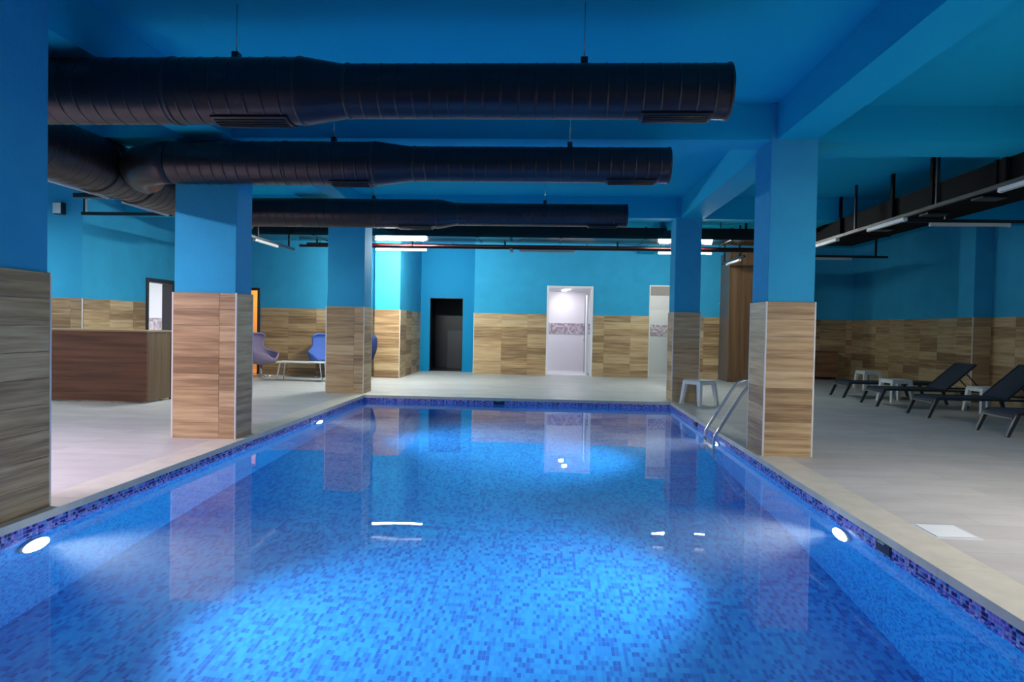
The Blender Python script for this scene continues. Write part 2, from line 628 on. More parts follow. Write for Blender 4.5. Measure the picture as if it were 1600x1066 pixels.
# waterline mosaic: real little tiles proud of their grout, too many to pick singly
P = 0.0255
gb = MB()
gb.box(XL, XL + .002, YN, YF, -.20, -.048); gb.box(XR - .002, XR, YN, YF, -.20, -.048)
gb.box(XL, XR, YF - .002, YF, -.20, -.048)
gb.build('waterline_grout', BANDGROUT, basin)
tb = MB()
g = .0024
for row in range(6):
    z1 = -.049 - row * P + .0
    z0 = z1 - P + g * 1.4
    for i in range(int((YF - YN) / P)):
        y0 = YN + i * P
        tb.box(XL, XL + .005, y0 + g, y0 + P - g, z0, z1)
        tb.box(XR - .005, XR, y0 + g, y0 + P - g, z0, z1)
    for i in range(int((XR - XL) / P)):
        x0 = XL + i * P
        tb.box(x0 + g, x0 + P - g, YF - .005, YF, z0, z1)
o = tb.build('waterline_tiles', BANDT, basin)
o['kind'] = 'stuff'

b = MB()
n = 0
b.v = [(XL, YN, -.11), (XR, YN, -.11), (XR, YF, -.11), (XL, YF, -.11)]
b.f = [(0, 1, 2, 3)]; b.sm = [False]
tag(b.build('water', WATER), 'still clear blue water filling the swimming pool', 'water', kind='structure')

# ---------------------------------------------------------------- walls
Y1, Y2, Y3, Y4 = 16.25, 16.5, 18.37, 18.95     # projection front, lounge wall, far wall, recess
XLW, XRW = -8.0, 8.42


def wall(name, boxes, label, m=None):
    bb = MB()
    for q in boxes:
        bb.box(*q)
    return tag(bb.build(name, m or PAINT), label, 'wall', kind='structure')


def trims(parent, pts, h):
    for (x, y) in pts:
        MB().box(x - .009, x + .009, y - .009, y + .009, 0, h + .003, bev=.003).build('corner_trim', TRIM, parent)


# left end face with the left wall behind it
YE = 11.3
we = wall('wall_left_end', [(-10.4, XLW, YE, YE + .2, 0, H_CEIL)], 'blue wall end with oak tiling behind the reception counter, facing the pool')
clad(we, (-10.3, YE), 0, runs(2.3), HT)
trims(we, [(XLW + .012, YE - .012)], HT)
DL0, DL1, DLH = 13.2, 14.1, 2.08
wl = wall('wall_left', [(XLW - .2, XLW, YE + .2, DL0, 0, H_CEIL), (XLW - .2, XLW, DL1, 16.7, 0, H_CEIL), (XLW - .2, XLW, DL0, DL1, DLH, H_CEIL)],
          'teal blue left side wall with oak tiling and a dark framed doorway')
clad(wl, (XLW, YE + .02), PI / 2, runs(DL0 - YE - .1), HT)
clad(wl, (XLW, DL1 + .08), PI / 2, runs(Y2 - DL1 - .1), HT)
# lounge wall (faces the camera, behind the egg chairs)
DO0, DO1, DOH = -7.93, -7.18, 2.08
wg = wall('wall_lounge', [(XLW - .2, DO0, Y2, Y2 + .2, 0, H_CEIL), (DO1, -4.2, Y2, Y2 + .2, 0, H_CEIL), (DO0, DO1, Y2, Y2 + .2, DOH, H_CEIL)],
          'teal blue wall with oak tiling behind the egg chairs')
clad(wg, (DO1 + .07, Y2), 0, runs(-4.2 - DO1 - .07), HT)
# projecting block with the brightly lit face
wp = wall('wall_projection', [(-4.2, -3.59, Y1, 19.1, 0, H_CEIL)], 'projecting wall block, palest blue from the lit tube above it')
clad(wp, (-4.2, Y1), 0, [.61], HT)
clad(wp, (-3.59, Y1), PI / 2, runs(Y4 - Y1 - .14), HT)
trims(wp, [(-3.582, Y1 - .008), (-3.58, Y4 - .13)], HT)
# recess with dark doorway
DD0, DD1, DDH = -3.33, -2.41, 2.05
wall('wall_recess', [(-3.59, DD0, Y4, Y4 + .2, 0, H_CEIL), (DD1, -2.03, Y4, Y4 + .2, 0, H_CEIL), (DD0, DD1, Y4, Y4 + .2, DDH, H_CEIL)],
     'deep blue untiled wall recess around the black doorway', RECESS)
# far wall with two white doorways
DW0, DW1, DWH = -0.03, 1.12, 2.36
DG0, DG1, DGH = 2.67, 3.36, 2.44
XP = 4.5
wf = wall('wall_far', [(-2.03, DW0, Y3, Y4 + .2, 0, H_CEIL), (DW0, DW1, Y3, Y3 + .25, DWH, H_CEIL), (DW1, DG0, Y3, Y3 + .25, 0, H_CEIL),
                       (DG0, DG1, Y3, Y3 + .25, DGH, H_CEIL), (DG1, XP + .95, Y3, Y3 + .25, 0, H_CEIL), (XP + .85, XP + .95, Y3, 19.6, 0, H_CEIL)],
          'teal blue far wall with oak tiling and two pale doorways')
clad(wf, (-2.03, Y3), 0, runs(DW0 + 2.03 - .045, .75), HT)
clad(wf, (DW1 + .045, Y3), 0, runs(DG0 - DW1 - .07, .3), HT)
clad(wf, (DG1 + .03, Y3), 0, runs(XP - DG1 - .03), HT)
trims(wf, [(-2.03, Y3 - .008)], HT)
wfr = wall('wall_far_right', [(XP + .95, XRW + .2, 19.5, 19.7, 0, H_CEIL)], 'shaded set back far wall behind the low cabinet')
clad(wfr, (XP + .95, 19.5), 0, runs(XRW - XP - .95), HT)
wr = wall('wall_right', [(XRW, XRW + .2, -4.3, 19.7, 0, H_CEIL)], 'dim teal right side wall with oak tiling behind the loungers')
clad(wr, (XRW, 19.48), -PI / 2, runs(19.48 - 14.0), HT)
clad(wr, (XRW, 13.5), -PI / 2, runs(13.5 - 9.3), HT)
# pilaster on the right wall
PX, PY0, PY1 = XRW - .34, 13.5, 14.0
pil = wall('pilaster', [(PX, XRW, PY0, PY1, 0, H_CEIL)], 'blue pilaster with oak tiled foot on the right wall behind the loungers')
pil['category'] = 'pillar'
clad(pil, (PX, PY1), -PI / 2, [.5], HT)
clad(pil, (PX, PY0), 0, [.34], HT)
trims(pil, [(PX - .008, PY0 - .008)], HT)
wall('wall_near', [(-10.4, 8.6, -4.3, -4.1, 0, H_CEIL)], 'blue wall closing the hall behind the camera')
wall('wall_near_left', [(-10.4, -10.2, -4.3, YE, 0, H_CEIL)], 'blue wall closing the hall beyond the reception counter')

# ---------------------------------------------------------------- beams
def beam(q, label):
    tag(MB().box(*q).build('ceiling_beam', CEIL), label, 'beam', kind='structure')


ZB = 3.275
beam((2.31, 2.71, -4.1, 18.3, ZB, H_CEIL), 'long blue ceiling beam over the right pillar row')
beam((-3.97, -3.46, -4.1, 16.2, ZB, H_CEIL), 'long blue ceiling beam over the left pillar row')
beam((-3.46, 2.31, 7.23, 7.62, ZB, H_CEIL), 'blue cross beam spanning the pool between the near pillars')
beam((2.71, XRW, 7.3, 7.9, ZB, H_CEIL), 'blue cross beam right of the near right pillar')
beam((-10.2, -3.97, 7.23, 7.62, ZB, H_CEIL), 'blue cross beam left of the second left pillar')
beam((-3.46, 2.31, 12.35, 12.75, ZB, H_CEIL), 'blue cross beam over the far end of the pool')
beam((2.71, XRW, 12.4, 12.8, ZB, H_CEIL), 'blue cross beam right of the stool pillar')
beam((-8.0, -3.97, 12.45, 12.85, ZB, H_CEIL), 'blue cross beam left of the pillar beside the egg chairs')

# ---------------------------------------------------------------- pillars
def pillar(x0, x1, y0, y1, label, front, side):
    p = thing('pillar', label, 'pillar', ((x0 + x1) / 2, (y0 + y1) / 2, 0), kind='structure')
    hx, hy = (x1 - x0) / 2, (y1 - y0) / 2
    t = .016
    MB().box(-hx + t, hx - t, -hy + t, hy - t, 0, H_CEIL, bev=.008).build('shaft', PAINT, p)
    clad(p, (-hx + t, -hy + t), 0, front, HP)
    clad(p, (hx - t, -hy + t), PI / 2, side, HP)
    clad(p, (hx - t, hy - t), PI, front[::-1], HP)
    clad(p, (-hx + t, hy - t), -PI / 2, side[::-1], HP)
    trims(p, [(sx * (hx - .008), sy * (hy - .008)) for sx in (-1, 1) for sy in (-1, 1)], HP)
    return p


def two(wd, a):
    wd -= .032
    return [a, wd - a] if a < wd - .02 else [wd]


pillar(-4.15, -3.40, 3.70, 4.50, 'oak and blue pillar at the left frame edge, nearest of the four', two(.75, 2), [.768])
pillar(-4.145, -3.415, 7.30, 7.72, 'left row pillar standing right of the reception counter, lit front', two(.73, .52), two(.42, 2))
pillar(-4.14, -3.415, 12.47, 13.02, 'pillar at the far left pool corner beside the egg chairs', two(.725, .52), two(.55, 2))
pillar(2.235, 2.745, 7.20, 7.76, 'large right hand pillar beside the pool ladder', two(.51, 2), two(.56, 2))
pillar(2.205, 2.695, 12.33, 12.86, 'pillar at the far right pool corner with a white stool before it', two(.49, 2), two(.53, 2))

# ---------------------------------------------------------------- rooms behind the doorways
def room(name, x0, x1, y0, y1, h, m, label, open_side):
    """thin shell around a doorway's room, open towards the hall"""
    bb = MB()
    t = .06
    if open_side != 'y0': bb.box(x0 - t, x1 + t, y0 - t, y0, 0, h)
    bb.box(x0 - t, x1 + t, y1, y1 + t, 0, h)
    bb.box(x0 - t, x0, y0, y1, 0, h)
    if open_side != 'x1': bb.box(x1, x1 + t, y0, y1, 0, h)
    bb.box(x0 - t, x1 + t, y0, y1 + t, h, h + t)
    bb.box(x0, x1, y0, y1, -.02, .004)
    return tag(bb.build(name, m), label, 'wall', kind='structure')


rm = room('wall_washroom', -.5, 1.5, Y3 + .25, 20.45, 2.375, WHITE_TILE, 'bright white tiled room seen through the widest doorway', 'y0')
MB().box(-.5, 1.5, 20.435, 20.45, 1.10, 1.42).build('mosaic_band', BAND, rm)
rg = room('wall_changing_room', 2.3, 3.9, Y3 + .25, 20.0, 2.6, GREY_TILE, 'grey white tiled room seen through the doorway behind the far right pillar', 'y0')
MB().box(2.3, 3.9, 19.985, 20.0, 1.10, 1.42).build('mosaic_band', BAND, rg)
rd = room('wall_store_room', -3.5, -2.1, Y4 + .2, 20.9, 2.4, DARKROOM, 'unlit room behind the black doorway', 'y0')
MB().box(-3.05, -2.1, 20.4, 20.88, 0, 1.15, bev=.01).build('low_partition', DARKROOM2, rd)
rl = room('wall_office', -10.2, XLW - .2, 12.6, 16.2, 2.6, WHITE_TILE, 'white room seen through the dark framed door by the counter', 'x1')
MB().box(-10.2, XLW - .3, 16.18, 16.2, 1.02, 1.34).build('mosaic_band', BAND, rl)
ro = room('wall_orange_room', -8.3, -6.6, Y2 + .2, 18.2, 2.6, WARMROOM, 'warm orange lit room behind the narrow doorway', 'y0')


def downlight(x, y, z, m, label, r=.05):
    t = thing('downlight', label, 'lamp', (x, y, z))
    MB().tube([(0, 0, -.012), (0, 0, -.0)], r + .014, 20).build('rim', GREYPL, t)
    MB().tube([(0, 0, -.02), (0, 0, -.0125)], r, 20).build('lens', m, t)


downlight(.50, 19.15, 2.375, M_DOWNLIGHT, 'round ceiling downlight nearer the door in the white room', .07)
downlight(.42, 19.85, 2.375, M_DOWNLIGHT, 'round ceiling downlight deeper in the white room', .07)
downlight(3.1, 19.3, 2.6, M_DOWNLIGHT_WHITE, 'ceiling downlight in the grey white changing room', .06)
downlight(-9.0, 14.2, 2.6, M_DOWNLIGHT_WHITE, 'ceiling downlight in the white office behind the counter', .17)
downlight(-7.6, 17.3, 2.6, M_DOWNLIGHT_WARM, 'orange ceiling downlight behind the narrow doorway', .09)


def door_frame(name, x0, x1, y0, y1, h, m, label, t=.045, dp=.03, along='x'):
    d = thing(name, label, 'door', (0, 0, 0), kind='structure')
    if along == 'x':
        MB().box(x0 - t, x0 + .012, y0 - dp, y1, 0, h + t, bev=.004).build('jamb', m, d)
        MB().box(x1 - .012, x1 + t, y0 - dp, y1, 0, h + t, bev=.004).build('jamb', m, d)
        MB().box(x0 + .012, x1 - .012, y0 - dp, y1, h - .012, h + t, bev=.004).build('lintel', m, d)
    else:
        MB().box(x0, x1 + dp, y0 - t, y0 + .03, 0, h + t, bev=.004).build('jamb', m, d)
        MB().box(x0, x1 + dp, y1 - .03, y1 + t, 0, h + t, bev=.004).build('jamb', m, d)
        MB().box(x0, x1 + dp, y0 + .03, y1 - .03, h - .03, h + t, bev=.004).build('lintel', m, d)
    return d


d1 = door_frame('door_1', DW0, DW1, Y3, Y3 + .25, DWH, WHITE_TILE, 'white framed doorway to the bright tiled room')
MB().box(DW1 - .10, DW1 - .06, Y3 + .27, Y3 + 1.15, .01, 2.2, bev=.004).build('door_leaf', WHITEP, d1)
MB().tube([(DW1 - .135, Y3 + 1.0, .95), (DW1 - .135, Y3 + 1.1, .95)], .011, 8).build('door_handle', BLACK, d1)
MB().box(DW1 - .115, DW1 - .06, Y3 + 1.1505, Y3 + 1.165, .01, 2.2).build('door_edge', DARKTRIM, d1)
d2 = door_frame('door_2', DG0, DG1, Y3, Y3 + .25, DGH, TRIM, 'grey white doorway half hidden by the far right pillar', t=.02, dp=.012)
MB().box(DG0, DG1, Y3 + .02, Y3 + .2, 2.2, DGH - .012).build('transom_panel', mat('transom_grey_brown', (.33, .27, .24), .5), d2)
d3 = door_frame('door_3', DD0, DD1, Y4, Y4 + .2, DDH, DARKTRIM, 'black doorway in the blue recess', t=.0, dp=.005)
d4 = door_frame('door_4', XLW - .2, XLW, DL0, DL1, DLH, DARKTRIM, 'dark framed office door on the left wall, leaf folded back', t=.05, dp=.02, along='y')
MB().box(XLW - .255, XLW - .205, DL1 + .05, DL1 + .89, .01, DLH - .03, bev=.004).build('door_leaf', mat('dark_navy_leaf', (.02, .025, .04), .45), d4)
d5 = door_frame('door_5', DO0, DO1, Y2, Y2 + .2, DOH, DARKTRIM, 'narrow dark framed doorway glowing orange', t=.05, dp=.02)

# ---------------------------------------------------------------- tall oak partition and low cabinet on the far right
tp = thing('oak_partition', 'tall upright oak panelled partition on the far right, ceiling high', 'partition', (XP, 17.46, 0))
MB().box(.02, .93, .02, Y3 - 17.46 - .003, 0, H_CEIL - .37).build('body', PANELW, tp)
for k in range(3):
    MB().box(.003 + k * .31, .003 + k * .31 + .306, 0, .02, .02, H_CEIL - .38, bev=.003).build('panel', PANELW, tp)
MB().box(0, .02, .022, Y3 - 17.46 - .02, .02, H_CEIL - .38, bev=.003).build('side_panel', mat('partition_side_grey', (.13, .105, .095), .5), tp)
for z in (.25, 1.95, 2.55):
    MB().box(-.02, 0, .88, .9, z, z + .09, bev=.004).build('hinge', STEEL, tp)

cb = thing('low_cabinet', 'low wooden cabinet with two doors in the shaded far right corner', 'cabinet', (6.6, 19.05, 0))
MB().box(0, 1.28, .02, .40, .07, .76, bev=.004).build('body', CABW, cb)
for k in range(2):
    dr = MB().box(.005 + k * .64, .635 + k * .64, 0, .018, .08, .74, bev=.003).build('door', CABW, cb)
    xx = .60 if k == 0 else .68
    MB().box(xx - .01, xx + .01, -.025, 0, .42, .62, bev=.004).build('handle', BLACK, dr)
for sx in (.05, 1.23):
    for sy in (.06, .36):
        MB().box(sx - .02, sx + .02, sy - .02, sy + .02, 0, .07).build('foot', BLACK, cb)
MB().box(-.01, 1.29, -.005, .41, .761, .785, bev=.004).build('top', CABW, cb)

# ---------------------------------------------------------------- reception counter
rc = thing('reception_counter', 'brown wood grain reception counter with a pale wood top', 'counter', (-7.9, 10.18, 0))
CL, CD, CH = 1.73, .66, 1.10
MB().box(0, CL, 0, .03, .03, CH, bev=.003).build('front_panel', COUNTER, rc)
MB().box(CL - .03, CL, .031, CD, .03, CH, bev=.003).build('side_panel', COUNTER_SIDE, rc)
MB().box(0, .03, .031, CD, .03, CH, bev=.003).build('side_panel', COUNTER_SIDE, rc)
MB().box(.03, CL - .03, .031, CD - .2, .55, .58).build('inner_shelf', COUNTER, rc)
MB().box(-.012, CL + .012, -.012, CD + .01, CH + .001, CH + .028, bev=.004).build('top', mat('counter_top_pale', (.34, .22, .12), .35), rc)
MB().box(CL - .028, CL + .006, CD + .001, CD + .035, 0, CH, bev=.003).build('end_post', DARKTRIM, rc)
MB().box(.16, .205, -.006, .0, .03, CH - .01).build('joint_strip', DARKTRIM, rc)
for x in (.12, .62, 1.15, 1.66):
    for y in (.06, .5):
        MB().tube([(x, y, 0), (x, y, .03)], .022, 10).build('levelling_foot', WHITEP, rc)

# ---------------------------------------------------------------- round ducts
def rib_lathe(bb, x0, x1, y, z, r, pitch=.125, n=36):
    """spiral duct along x: fine raised seam at every pitch"""
    xs, rs = [], []
    x = x0
    xs.append(x0); rs.append(r)
    k = x0 + pitch
    while k < x1 - .03:
        xs += [k - .014, k - .007, k - .003, k + .003, k + .007, k + .014]; rs += [r, r, r + .0035, r + .0035, r, r]
        k += pitch
    xs.append(x1); rs.append(r)
    bb.tube([(q, y, z) for q in xs], rs, n, cap=False)


def hanger(p, x, y, z, r):
    h = MB().box(x - .025, x + .025, y - .035, y + .035, z + r - .012, z + r + .05, bev=.004).build('hanger_clamp', BLACK, p)
    MB().tube([(x, y, z + r + .05), (x, y, H_CEIL)], .004, 6).build('hanger_wire', STEEL, h)


def grille(p, x0, x1, y, z, r):
    """air outlet let into the underside of the duct"""
    pts = []
    gb_ = MB()
    a0, a1 = math.radians(-118), math.radians(-62)
    n_ = 8
    rr = r + .014
    base = len(gb_.v)
    for i in range(n_ + 1):
        a = lerp(a0, a1, i / n_)
        for xx in (x0, x1):
            gb_.v.append((xx, y + rr * math.cos(a), z + rr * math.sin(a)))
        for xx in (x0, x1):
            gb_.v.append((xx, y + (r - .02) * math.cos(a), z + (r - .02) * math.sin(a)))
    for i in range(n_):
        q = base + i * 4
        gb_.f += [(q, q + 1, q + 5, q + 4), (q + 2, q + 6, q + 7, q + 3), (q, q + 4, q + 6, q + 2), (q + 1, q + 3, q + 7, q + 5)]
    gb_.f += [(base, base + 2, base + 3, base + 1), (base + n_ * 4, base + n_ * 4 + 1, base + n_ * 4 + 3, base + n_ * 4 + 2)]
    gb_.sm = [False] * len(gb_.f)
    gr = gb_.build('air_grille', BLACK, p)
    sl = MB()
    for i in range(1, n_):
        a = lerp(a0, a1, i / n_)
        rm_ = rr + .004
        sl.tube([(x0 + .02, y + rm_ * math.cos(a), z + rm_ * math.sin(a)), (x1 - .02, y + rm_ * math.cos(a), z + rm_ * math.sin(a))], .004, 5)
    s_ = sl.build('louvre_bars', NAVYF, gr)
    s_['kind'] = 'stuff'


def collar(p, x, y, z, r):
    MB().tube([(x - .012, y, z), (x - .009, y, z), (x + .009, y, z), (x + .012, y, z)], [r + .002, r + .007, r + .007, r + .002], 36).build('collar', BLACK, p)


def cross_duct(y, z, R, r, xs, xa, xb, xe, label, hangs, grilles, path0):
    d = thing('round_duct', label, 'duct', (0, 0, 0))
    bb = MB(); rib_lathe(bb, xs, xa, y, z, R); bb.build('wide_section', DUCT, d)
    MB().tube([(xa, y, z), (xa + .04, y, z), (xb - .04, y, z), (xb, y, z)], [R, R, r, r], 36, cap=False).build('reducer', DUCT, d)
    bb = MB(); rib_lathe(bb, xb, xe, y, z, r); bb.build('narrow_section', DUCT, d)
    MB().tube([(xe - .06, y, z), (xe - .045, y, z), (xe - .04, y, z)], [.01, r - .02, r - .003], 36, cap=True).build('end_cap', DUCT, d)
    for x, q in ((xa, R), (xb, r), (xe - .012, r), (xa - .95, R)):
        collar(d, x, y, z, q)
    for x in hangs:
        hanger(d, x, y, z, R if x < xa else r)
    for x0, x1 in grilles:
        grille(d, x0, x1, y, z, R if x1 < xa + .05 else r)
    if path0:
        MB().tube(path0, R, 36).build('elbow', DUCT, d)
    return d


cross_duct(5.0, 3.007, .238, .193, -4.715, -1.85, -1.50, 1.25, 'big black round air duct nearest the camera, top of the frame', (-2.36, .215), ((-2.5, -1.93), (.62, 1.12)), None)
cross_duct(7.06, 2.965, .222, .178, -4.0, -1.83, -1.42, 1.19, 'second black round air duct, passing before the lit left pillar', (-2.28, .175), ((-2.3, -1.87), (.55, 1.05)),
           [(-3.99, 7.06, 2.965), (-4.13, 7.075, 2.965), (-4.28, 7.13, 2.965), (-4.42, 7.23, 2.965), (-4.53, 7.36, 2.965), (-4.60, 7.50, 2.965), (-4.65, 7.64, 2.965)])
cross_duct(10.5, 3.01, .222, .172, -4.715, -1.75, -1.42, 1.15, 'third black round air duct, farthest over the pool', (-2.75, -.1), ((-2.35, -1.82), (.55, 1.0)), None)
md = thing('main_duct', 'main black round duct running back along the left side', 'duct', (0, 0, 0))
bb = MB()
ys, rs = [1.0], [.3]  # unseen near stretch, added to block the left tubes from the hall
k = 1.15
while k < 10.7:
    ys += [k - .014, k - .007, k - .003, k + .003, k + .007, k + .014]; rs += [.3, .3, .304, .304, .3, .3]
    k += .14
ys.append(10.8); rs.append(.3)
bb.tube([(-5.02, q, 3.0) for q in ys], rs, 36)
bb.build('duct_run', DUCT, md)
for y in (7.3, 8.0, 9.2):
    MB().tube([(-5.02, y - .012, 3.0), (-5.02, y - .009, 3.0), (-5.02, y + .009, 3.0), (-5.02, y + .012, 3.0)], [.302, .318, .318, .302], 36).build('collar', BLACK, md)
for y in (3.0, 6.4, 9.6):
    h = MB().box(-5.055, -4.985, y - .025, y + .025, 3.29, 3.35, bev=.004).build('hanger_clamp', BLACK, md)
    MB().tube([(-5.02, y, 3.35), (-5.02, y, H_CEIL)], .004, 6).build('hanger_wire', STEEL, h)

# flat ducts
fd = thing('flat_duct', 'wide flat black duct crossing the hall before the far wall', 'duct', (0, 13.85, 3.1))
xs = [-6.6, -4.9, -3.2, -1.5, .2, 1.9, 3.6, 5.0]
for a, e in zip(xs[:-1], xs[1:]):
    MB().box(a + .002, e - .002, 0, .95, 0, .225, bev=.004).build('duct_section', RDUCT, fd)
for a in xs[1:-1]:
    MB().box(a - .02, a + .02, -.012, .962, -.012, .237, bev=.003).build('flange', RDUCT, fd)
for a in (-4.1, -1.0, 2.9, 3.9, 4.6):
    MB().box(a - .02, a + .02, .1, .14, .237, H_CEIL - 3.1).build('hanger_strap', BLACK, fd)
sd = thing('flat_duct', 'flat black duct running back along the right over the loungers', 'duct', (5.0, 0, 3.0))
ys = [-4.0, -1.5, 0.9, 3.3, 5.7, 8.1, 10.5, 12.3, 13.8]
for a, e in zip(ys[:-1], ys[1:]):
    MB().box(.05, .9, a + .002, e - .002, 0, .285, bev=.004).build('duct_section', SDUCT, sd)
for a in ys[1:-1]:
    MB().box(.038, .912, a - .02, a + .02, -.012, .297, bev=.003).build('flange', SDUCT, sd)
for a in (6.6, 7.9, 9.35, 10.4, 12.2):
    MB().box(.0, .036, a - .035, a + .035, -.03, H_CEIL - 3.0, bev=.003).build('hanger_strap', SDUCT, sd)
for a in (6.9, 8.7, 9.9, 11.4):
    MB().box(.2, .5, a - .12, a + .12, -.04, -.0125, bev=.004).build('air_outlet', BLACK, sd)

# red sprinkler pipe
o = thing('sprinkler_pipe', 'thin red sprinkler pipe behind the wide flat duct', 'pipe', (0, 15.2, 3.08))
MB().tube([(-5.5, 0, 0), (4.9, 0, 0)], .028, 12).build('pipe_run', RED, o)
for x in (-5.2, -2.2, .8, 3.7):
    MB().tube([(x, 0, .028), (x, 0, H_CEIL - 3.08)], .008, 8).build('hanger_rod', BLACK, o)


# ---------------------------------------------------------------- lighting tracks and tube lights
def track(pts, label, hang, z=2.87, t=.022):
    """black rail carrying tube lights; pts in plan"""
    p = thing('light_track', label, 'lighting track', (0, 0, 0))
    for (xa, ya), (xb_, yb) in zip(pts[:-1], pts[1:]):
        if abs(xa - xb_) > abs(ya - yb):
            MB().box(min(xa, xb_), max(xa, xb_), ya - t, ya + t, z + .022, z + .072, bev=.004).build('rail', BLACK, p)
        else:
            MB().box(xa - t, xa + t, min(ya, yb), max(ya, yb), z + .022, z + .072, bev=.004).build('rail', BLACK, p)
    for (x, y, zt) in hang:
        MB().box(x - .018, x + .018, y - .018, y + .018, z + .072, zt).build('hanger_rod', BLACK, p)
    return p


track([(-5.6, 15.0), (5.4, 15.0)], 'long black light rail crossing before the far wall', [(-5.2, 15.0, H_CEIL), (-3.05, 15.0, H_CEIL), (-1.0, 15.0, H_CEIL), (1.45, 15.0, H_CEIL), (4.6, 15.0, H_CEIL)], z=2.963)
track([(-5.7, .5), (-5.7, 11.5)], 'black light rail along the left beside the main duct', [(-5.7, 2, H_CEIL), (-5.7, 5, H_CEIL), (-5.7, 8.7, H_CEIL)])
track([(-9.9, 9.5), (-8.5, 9.5)], 'short black light rail over the back of the reception', [(-9.2, 9.5, H_CEIL)])
track([(-7.25, 10.22), (-5.73, 10.22)], 'short black light rail above the reception counter', [(-7.2, 10.22, H_CEIL), (-6.1, 10.22, H_CEIL)])
track([(-5.68, 12.6), (-5.68, 14.9)], 'black light rail slanting away above the egg chairs', [(-5.68, 13.0, H_CEIL), (-5.68, 14.6, 3.095)])
track([(4.84, -2), (4.84, 13.0)], 'black light rail along the flat duct on the right', [(4.84, 5.5, H_CEIL), (4.84, 8.9, H_CEIL), (4.84, 11.2, H_CEIL)])
track([(4.87, 10.1), (8.4, 10.1)], 'black light rail reaching from the flat duct to the right wall', [(5.62, 10.1, 2.995), (7.4, 10.1, H_CEIL)])
track([(3.5, 2.2), (4.81, 2.2)], 'short crosswise black rail over the right deck, nearer the camera', [(3.7, 2.2, H_CEIL)])
track([(3.5, 4.4), (4.81, 4.4)], 'short crosswise black rail over the right deck, just out of frame', [(3.7, 4.4, H_CEIL)])
track([(5.1, 14.95), (7.15, 14.95)], 'short black light rail above the farthest lounger', [(5.3, 14.95, H_CEIL), (6.9, 14.95, H_CEIL)])
track([(4.2, 15.1), (4.2, 17.0)], 'short black light rail slanting away by the oak partition', [(4.2, 15.5, H_CEIL), (4.2, 16.8, H_CEIL)])


def tube_light(x, y, L, along, m, label, z=2.87, group=None, lip=-.024):
    t = thing('tube_light', label, 'tube light', (x, y, z), 0 if along == 'x' else PI / 2, group)
    MB().box(-L / 2, L / 2, -.03, .03, .004, .022, bev=.003).build('housing', WHITEP, t)
    rf = MB()
    for s_ in (-1, 1):
        rf.box(-L / 2, L / 2, s_ * .029 - .002, s_ * .029 + .002, lip, .0035)
    rf.build('cutoff_lips', WHITEP, t)  # side lips added to cut the light the tube throws upwards
    MB().tube([(-L / 2 + .02, 0, -.014), (L / 2 - .02, 0, -.014)], .016, 12).build('tube', m, t)
    for s_ in (-1, 1):
        MB().box(s_ * (L / 2 - .01) - .01, s_ * (L / 2 - .01) + .01, -.02, .02, -.032, .002, bev=.003).build('end_cap', WHITEP, t)


tube_light(-3.30, 15.0, 1.16, 'x', M_TUBE_FAR, 'glowing tube light before the pale projecting wall', z=2.963, lip=.0)
tube_light(2.90, 15.0, 1.16, 'x', M_TUBE_FAR2, 'glowing tube light half hidden by the far right pillar', z=2.963, lip=.0)
tube_light(-.08, 15.0, 1.2, 'x', WHITE_TUBE, 'unlit tube light above the space left of the bright doorway', z=2.963)
tube_light(-5.7, 8.0, 1.05, 'y', WHITE_TUBE, 'unlit tube light under the main duct, nearer the left frame edge')
tube_light(-5.7, 9.37, 1.05, 'y', WHITE_TUBE, 'unlit tube light under the main duct, next to the lit left pillar')
tube_light(-5.68, 13.4, 1.1, 'y', WHITE_TUBE, 'unlit slanting tube light above the mauve egg chair')
tube_light(4.84, 7.15, 1.08, 'y', WHITE_TUBE, 'unlit tube light under the flat right duct at the frame edge')
tube_light(4.84, 10.2, 1.08, 'y', WHITE_TUBE, 'unlit tube light under the flat right duct, middle one')
tube_light(4.84, 12.4, 1.08, 'y', WHITE_TUBE, 'unlit tube light under the flat right duct, next to the large pillar')
tube_light(5.95, 10.1, 1.1, 'x', WHITE_TUBE, 'unlit crosswise tube light above the lounger with the raised back')
tube_light(5.95, 14.95, .9, 'x', WHITE_TUBE, 'unlit crosswise tube light low beside the large right pillar')
tube_light(4.2, 16.0, 1.1, 'y', WHITE_TUBE, 'unlit slanting tube light in front of the oak partition')
tube_light(-.86, 15.0, .4, 'y', WHITE_TUBE, 'tiny slanting tube light on the far rail left of centre', z=2.963)
tube_light(-5.7, 3.6, 1.05, 'y', M_TUBE_LEFT, 'glowing tube light of the left rail, out of frame nearer the camera')
tube_light(-5.7, 5.3, 1.05, 'y', M_TUBE_LEFT, 'glowing tube light of the left rail, hidden by the nearest pillar')
tube_light(-5.7, 10.9, 1.0, 'y', M_TUBE_LEFT2, 'glowing tube light of the left rail, hidden behind the lit left pillar')
tube_light(-9.2, 9.5, 1.1, 'x', M_TUBE_LEFT2, 'glowing tube light over the back of the reception, out of frame')
tube_light(4.2, 2.2, 1.1, 'x', M_TUBE_NEAR, 'glowing crosswise tube light over the right deck, nearer the camera')
tube_light(4.2, 4.4, 1.1, 'x', M_TUBE_NEAR, 'glowing crosswise tube light over the right deck, just out of frame')

